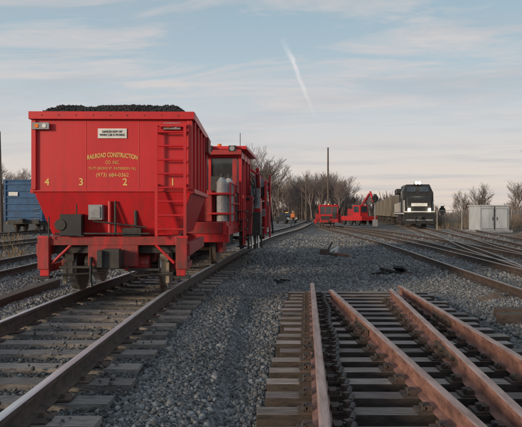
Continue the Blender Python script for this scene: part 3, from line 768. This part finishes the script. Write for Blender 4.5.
# ------------------------------------------------------------------ pickup + worker
e=empty('pickup_truck',(pxy(286,98),98,0.02),.35)
m=MB()
m.extr([(-2.6,.45),(-2.6,1.0),(-1.5,1.1),(-.9,1.75),(.5,1.75),(.7,1.15),(2.6,1.15),(2.6,.45)],-.92,.92,'black','x'); m.obj('body',e,bevel=.05)
m=MB(); m.box((0,-1.22,1.45),(1.5,.03,.55),'glass',rx=-.72)
for x in(-.93,.93): m.box((x,-.15,1.42),(.02,1.1,.42),'glass')
m.box((0,-2.62,.72),(1.3,.04,.3),'grey')
for x in(-.72,.72): m.box((x,-2.62,.85),(.3,.05,.2),'white'); 
for x in(-.85,.85):
    for y in(-1.7,1.7): m.cyl((x-.12,y,.38),(x+.12,y,.38),.38,'dark',n=18)
m.box((0,-.3,1.80),(.5,.14,.08),'amber'); m.obj('windows_wheels_lights',e)

def person(name,loc,rz):
    e=empty(name,loc,rz)
    def sk(nm,P,E,Rr,k,root=0,sub=2):
        me=bpy.data.meshes.new(nm); me.from_pydata(P,E,[]); o=bpy.data.objects.new(nm,me); COL.objects.link(o); o.parent=e
        s=o.modifiers.new('skin','SKIN'); s.use_smooth_shade=True
        for i,r in enumerate(Rr): me.skin_vertices[0].data[i].radius=r if isinstance(r,tuple) else (r,r)
        me.skin_vertices[0].data[root].use_root=True
        b=o.modifiers.new('sub','SUBSURF'); b.levels=sub; b.render_levels=sub
        me.materials.append(M[k]); return o
    sk('trousers',[(0,0,.98),(.1,0,.92),(.12,-.10,.52),(.12,.02,.12),(-.1,0,.92),(-.12,.10,.52),(-.12,.26,.14)],[(0,1),(1,2),(2,3),(0,4),(4,5),(5,6)],[(.15,.11),.095,.07,.05,.095,.07,.05],'denim')
    sk('jacket',[(0,0,1.0),(0,0,1.2),(0,0,1.40),(.17,0,1.42),(.24,.06,1.16),(.22,-.08,.95),(-.17,0,1.42),(-.24,-.04,1.16),(-.22,-.16,.97),(0,0,1.5)],[(0,1),(1,2),(2,3),(3,4),(4,5),(2,6),(6,7),(7,8),(2,9)],[(.16,.12),(.16,.12),(.17,.12),.07,.052,.042,.07,.052,.042,.06],'hiviz')
    sk('head',[(0,0,1.50),(0,0,1.58),(0,-.01,1.68),(0,-.11,1.65)],[(0,1),(1,2),(2,3)],[.05,.07,(.078,.095),.015],'skin')
    sk('hard_hat',[(0,0,1.70),(0,0,1.77)],[(0,1)],[(.11,.125),(.06,.07)],'hair')
    for sx,y in((.22,-.1),(-.22,-.18)):
        sk('hand',[(sx,y,.93),(sx,y-.01,.87)],[(0,1)],[.028,.03],'skin',sub=1)
        for q in range(4): sk('finger',[(sx+(q-1.5)*.017,y-.01,.86),(sx+(q-1.5)*.018,y-.02,.82-.006*(q%3)),(sx+(q-1.5)*.018,y-.035,.79)],[(0,1),(1,2)],[.009,.009,.007],'skin',sub=1)
        sk('thumb',[(sx,y-.03,.90),(sx,y-.055,.86)],[(0,1)],[.010,.008],'skin',sub=1)
    for sx,y in((.12,.0),(-.12,.25)): sk('boot',[(sx,y+.04,.07),(sx,y-.08,.05),(sx,y-.17,.04)],[(0,1),(1,2)],[(.06,.065),.05,.04],'black')
    m=MB(); m.box((0,-.125,1.22),(.26,.012,.05),'white'); m.obj('reflective_band',e)
    return e
person('railway_worker',(pxy(293,62),62,.17),.4)

# ------------------------------------------------------------------ debris
def junk(name,loc,parts,rz=0):
    e=empty(name,loc,rz); m=MB()
    for p in parts: m.box(*p[:3],rz=p[3] if len(p)>3 else 0,ry=p[4] if len(p)>4 else 0)
    m.obj('pieces',e,bevel=.01); return e
junk('scrap_metal_pile',(2.6,22.3,.02),[((0,0,.12),(.5,.12,.08),'railrust',.3,.2),((.2,.1,.22),(.08,.1,.35),'white',0,.35),((-.25,0,.2),(.08,.5,.2),'railrust',.5,.3),((.4,-.1,.1),(.6,.08,.1),'railbrown',-.5,.1),((.1,-.2,.32),(.35,.06,.06),'white',.2,-.5),((-.05,.15,.35),(.05,.05,.5),'dark',0,.5),((-.4,-.3,.06),(.3,.05,.05),'grey',.8,.1)])
junk('rubber_debris',(.45,13.5,.02),[((0,0,.08),(.35,.1,.06),'black',.4,.4),((.1,.1,.10),(.08,.25,.10),'black',.9),((-.1,-.05,.04),(.2,.2,.03),'dark',.2,-.3),((.22,-.1,.05),(.3,.04,.04),'black',-.5)])
junk('rubber_debris',(3.5,16.2,.0),[((0,0,.09),(.6,.2,.08),'black',.4,.25),((.3,.2,.13),(.3,.3,.08),'black',.9,.5),((-.35,-.1,.06),(.4,.12,.06),'dark',-.4,-.2),((.55,-.1,.05),(.5,.08,.07),'railrust',.1)])
e=empty('timber_pile',(0,0,0)); m=MB()
for x,y,z,L_,r,rr in((4.35,8.9,.10,1.7,.06,0),(4.6,9.3,.11,1.9,-.05,0)):
    m.box((x,y,z),(L_,.2,.15),'tie',rz=r,ry=rr,col=(.35,.3,.28))
m.obj('timbers',e,bevel=.01)
m=MB(); m.box((-4.55,11.3,.1),(.22,4.2,.18),'tie',rz=.02,col=(.5,.45,.4)); m.obj('loose_timber',None,bevel=.01)
gx=np.linspace(-1.8,1.8,50); GX,GY=np.meshgrid(gx,gx); rr=np.sqrt(GX**2+(GY*1.3)**2); hz=np.clip(1-rr/1.7,0,1)**1.2*.55*(1+.3*noise2(GX*3,GY*3))-.03
GI=np.arange(2500).reshape(50,50); FQ=np.stack([GI[:-1,:-1].ravel(),GI[:-1,1:].ravel(),GI[1:,1:].ravel(),GI[1:,:-1].ravel()],1)
for loc_,sc_ in(((17.5,38,0),(1.6,1.6,1.6)),((4.35,11.2,-.01),(.38,.5,.35))):
    o=npmesh('dirt_mound',np.stack([GX.ravel(),GY.ravel(),hz.ravel()],1),FQ,4,None,M['dirt'],True); o.location=loc_; o.scale=sc_

# ------------------------------------------------------------------ sky and sun
w=bpy.data.worlds.new('World'); scene.world=w; w.use_nodes=True; nt=w.node_tree; N=nt.nodes; L=nt.links
bg=N['Background']; bg.inputs['Strength'].default_value=.1
el=R(11); az=R(227)
sk=N.new('ShaderNodeTexSky'); sk.sky_type='NISHITA'; sk.sun_disc=False; sk.sun_elevation=el; sk.sun_rotation=az; sk.dust_density=2.0
tc=N.new('ShaderNodeTexCoord'); sx=N.new('ShaderNodeSeparateXYZ'); L.new(tc.outputs['Generated'],sx.inputs[0])
rp=N.new('ShaderNodeValToRGB'); cr=rp.color_ramp
stops=[(0,(.84,.70,.61)),(.06,(.80,.71,.66)),(.14,(.66,.67,.69)),(.24,(.47,.58,.65)),(.34,(.36,.50,.59)),(1,(.26,.36,.45))]
cr.elements[0].position=0; cr.elements[0].color=(*stops[0][1],1); cr.elements[1].position=1; cr.elements[1].color=(*stops[-1][1],1)
for p,c in stops[1:-1]:
    q=cr.elements.new(p); q.color=(*c,1)
L.new(sx.outputs[2],rp.inputs[0])
def math_(op,a,b=None,clamp=False):
    n=N.new('ShaderNodeMath'); n.operation=op; n.use_clamp=clamp
    for i,v in enumerate((a,b)):
        if v is None: continue
        if isinstance(v,(int,float)): n.inputs[i].default_value=v
        else: L.new(v,n.inputs[i])
    return n.outputs[0]
vm=N.new('ShaderNodeVectorMath'); vm.operation='SCALE'; L.new(rp.outputs[0],vm.inputs[0]); vm.inputs['Scale'].default_value=10
mx=N.new('ShaderNodeMix'); mx.data_type='RGBA'; mx.inputs[0].default_value=.86; L.new(sk.outputs[0],mx.inputs[6]); L.new(vm.outputs[0],mx.inputs[7])
zz=math_('ADD',math_('MAXIMUM',sx.outputs[2],0.0),.06)
cx=math_('DIVIDE',sx.outputs[0],zz); cy=math_('DIVIDE',sx.outputs[1],zz)
cb=N.new('ShaderNodeCombineXYZ'); L.new(math_('MULTIPLY',cx,.6),cb.inputs[0]); L.new(math_('ADD',math_('MULTIPLY',cy,1.4),math_('MULTIPLY',cx,.25)),cb.inputs[1])
nz=N.new('ShaderNodeTexNoise'); nz.inputs['Scale'].default_value=1.4; nz.inputs['Detail'].default_value=6; nz.inputs['Roughness'].default_value=.64; nz.inputs['Distortion'].default_value=.8; L.new(cb.outputs[0],nz.inputs['Vector'])
r2=N.new('ShaderNodeValToRGB'); r2.color_ramp.elements[0].position=.46; r2.color_ramp.elements[1].position=.64; L.new(nz.outputs['Fac'],r2.inputs[0])
fade=math_('MULTIPLY',math_('MULTIPLY',r2.outputs[0],.75),math_('MULTIPLY',sx.outputs[2],5,True))
m2=N.new('ShaderNodeMix'); m2.data_type='RGBA'; L.new(fade,m2.inputs[0]); L.new(mx.outputs[2],m2.inputs[6]); m2.inputs[7].default_value=(6.9,6.3,6.15,1)
nz2=N.new('ShaderNodeTexNoise'); nz2.inputs['Scale'].default_value=.9; nz2.inputs['Detail'].default_value=5; nz2.inputs['Roughness'].default_value=.6
mp=N.new('ShaderNodeMapping'); mp.inputs['Location'].default_value=(5,3,1); L.new(cb.outputs[0],mp.inputs[0]); L.new(mp.outputs[0],nz2.inputs['Vector'])
r3=N.new('ShaderNodeValToRGB'); r3.color_ramp.elements[0].position=.48; r3.color_ramp.elements[1].position=.68; L.new(nz2.outputs['Fac'],r3.inputs[0])
m3=N.new('ShaderNodeMix'); m3.data_type='RGBA'; L.new(math_('MULTIPLY',r3.outputs[0],.45),m3.inputs[0]); L.new(m2.outputs[2],m3.inputs[6]); m3.inputs[7].default_value=(4.3,4.7,5.2,1)
d1=Vector((24,600,170)).normalized(); d2=Vector((54,600,99)).normalized(); nn=d1.cross(d2).normalized()
dp=N.new('ShaderNodeVectorMath'); dp.operation='DOT_PRODUCT'; L.new(tc.outputs['Generated'],dp.inputs[0]); dp.inputs[1].default_value=nn
nz3=N.new('ShaderNodeTexNoise'); nz3.inputs['Scale'].default_value=25; nz3.inputs['Detail'].default_value=3; L.new(tc.outputs['Generated'],nz3.inputs['Vector'])
dist=math_('ABSOLUTE',math_('ADD',dp.outputs['Value'],math_('MULTIPLY',math_('SUBTRACT',nz3.outputs['Fac'],.5),.012)))
wd=math_('ADD',math_('MAXIMUM',math_('MULTIPLY',math_('SUBTRACT',sx.outputs[2],.12),.024),0),.0024)
core=math_('SUBTRACT',1,math_('DIVIDE',dist,wd),True)
seg=math_('MULTIPLY',math_('MULTIPLY',math_('SUBTRACT',sx.outputs[2],d2.z-.01),18,True),math_('MULTIPLY',math_('SUBTRACT',d1.z+.01,sx.outputs[2]),30,True))
front=math_('GREATER_THAN',sx.outputs[1],0)
ct=math_('MULTIPLY',math_('MULTIPLY',math_('MULTIPLY',core,seg),front),math_('MULTIPLY',nz3.outputs['Fac'],.95))
m4=N.new('ShaderNodeMix'); m4.data_type='RGBA'; L.new(ct,m4.inputs[0]); L.new(m3.outputs[2],m4.inputs[6]); m4.inputs[7].default_value=(9.0,8.5,8.4,1)
L.new(m4.outputs[2],bg.inputs['Color'])
sd=bpy.data.lights.new('sun','SUN'); sd.energy=2.6; sd.angle=R(9); sd.color=(1,.80,.58)
so=bpy.data.objects.new('sun',sd); COL.objects.link(so)
dirv=Vector((math.sin(az)*math.cos(el),math.cos(az)*math.cos(el),math.sin(el)))
so.rotation_euler=dirv.to_track_quat('Z','Y').to_euler()

cam=bpy.data.cameras.new('camera'); cam.sensor_width=36; cam.lens=41.4; cam.clip_end=5000; cam.clip_start=.05
co=bpy.data.objects.new('camera',cam); COL.objects.link(co); co.location=(0,0,1.65); co.rotation_euler=(math.pi/2,0,0)
scene.camera=co
scene.view_settings.view_transform='Standard'; scene.view_settings.look='None'; scene.view_settings.exposure=0
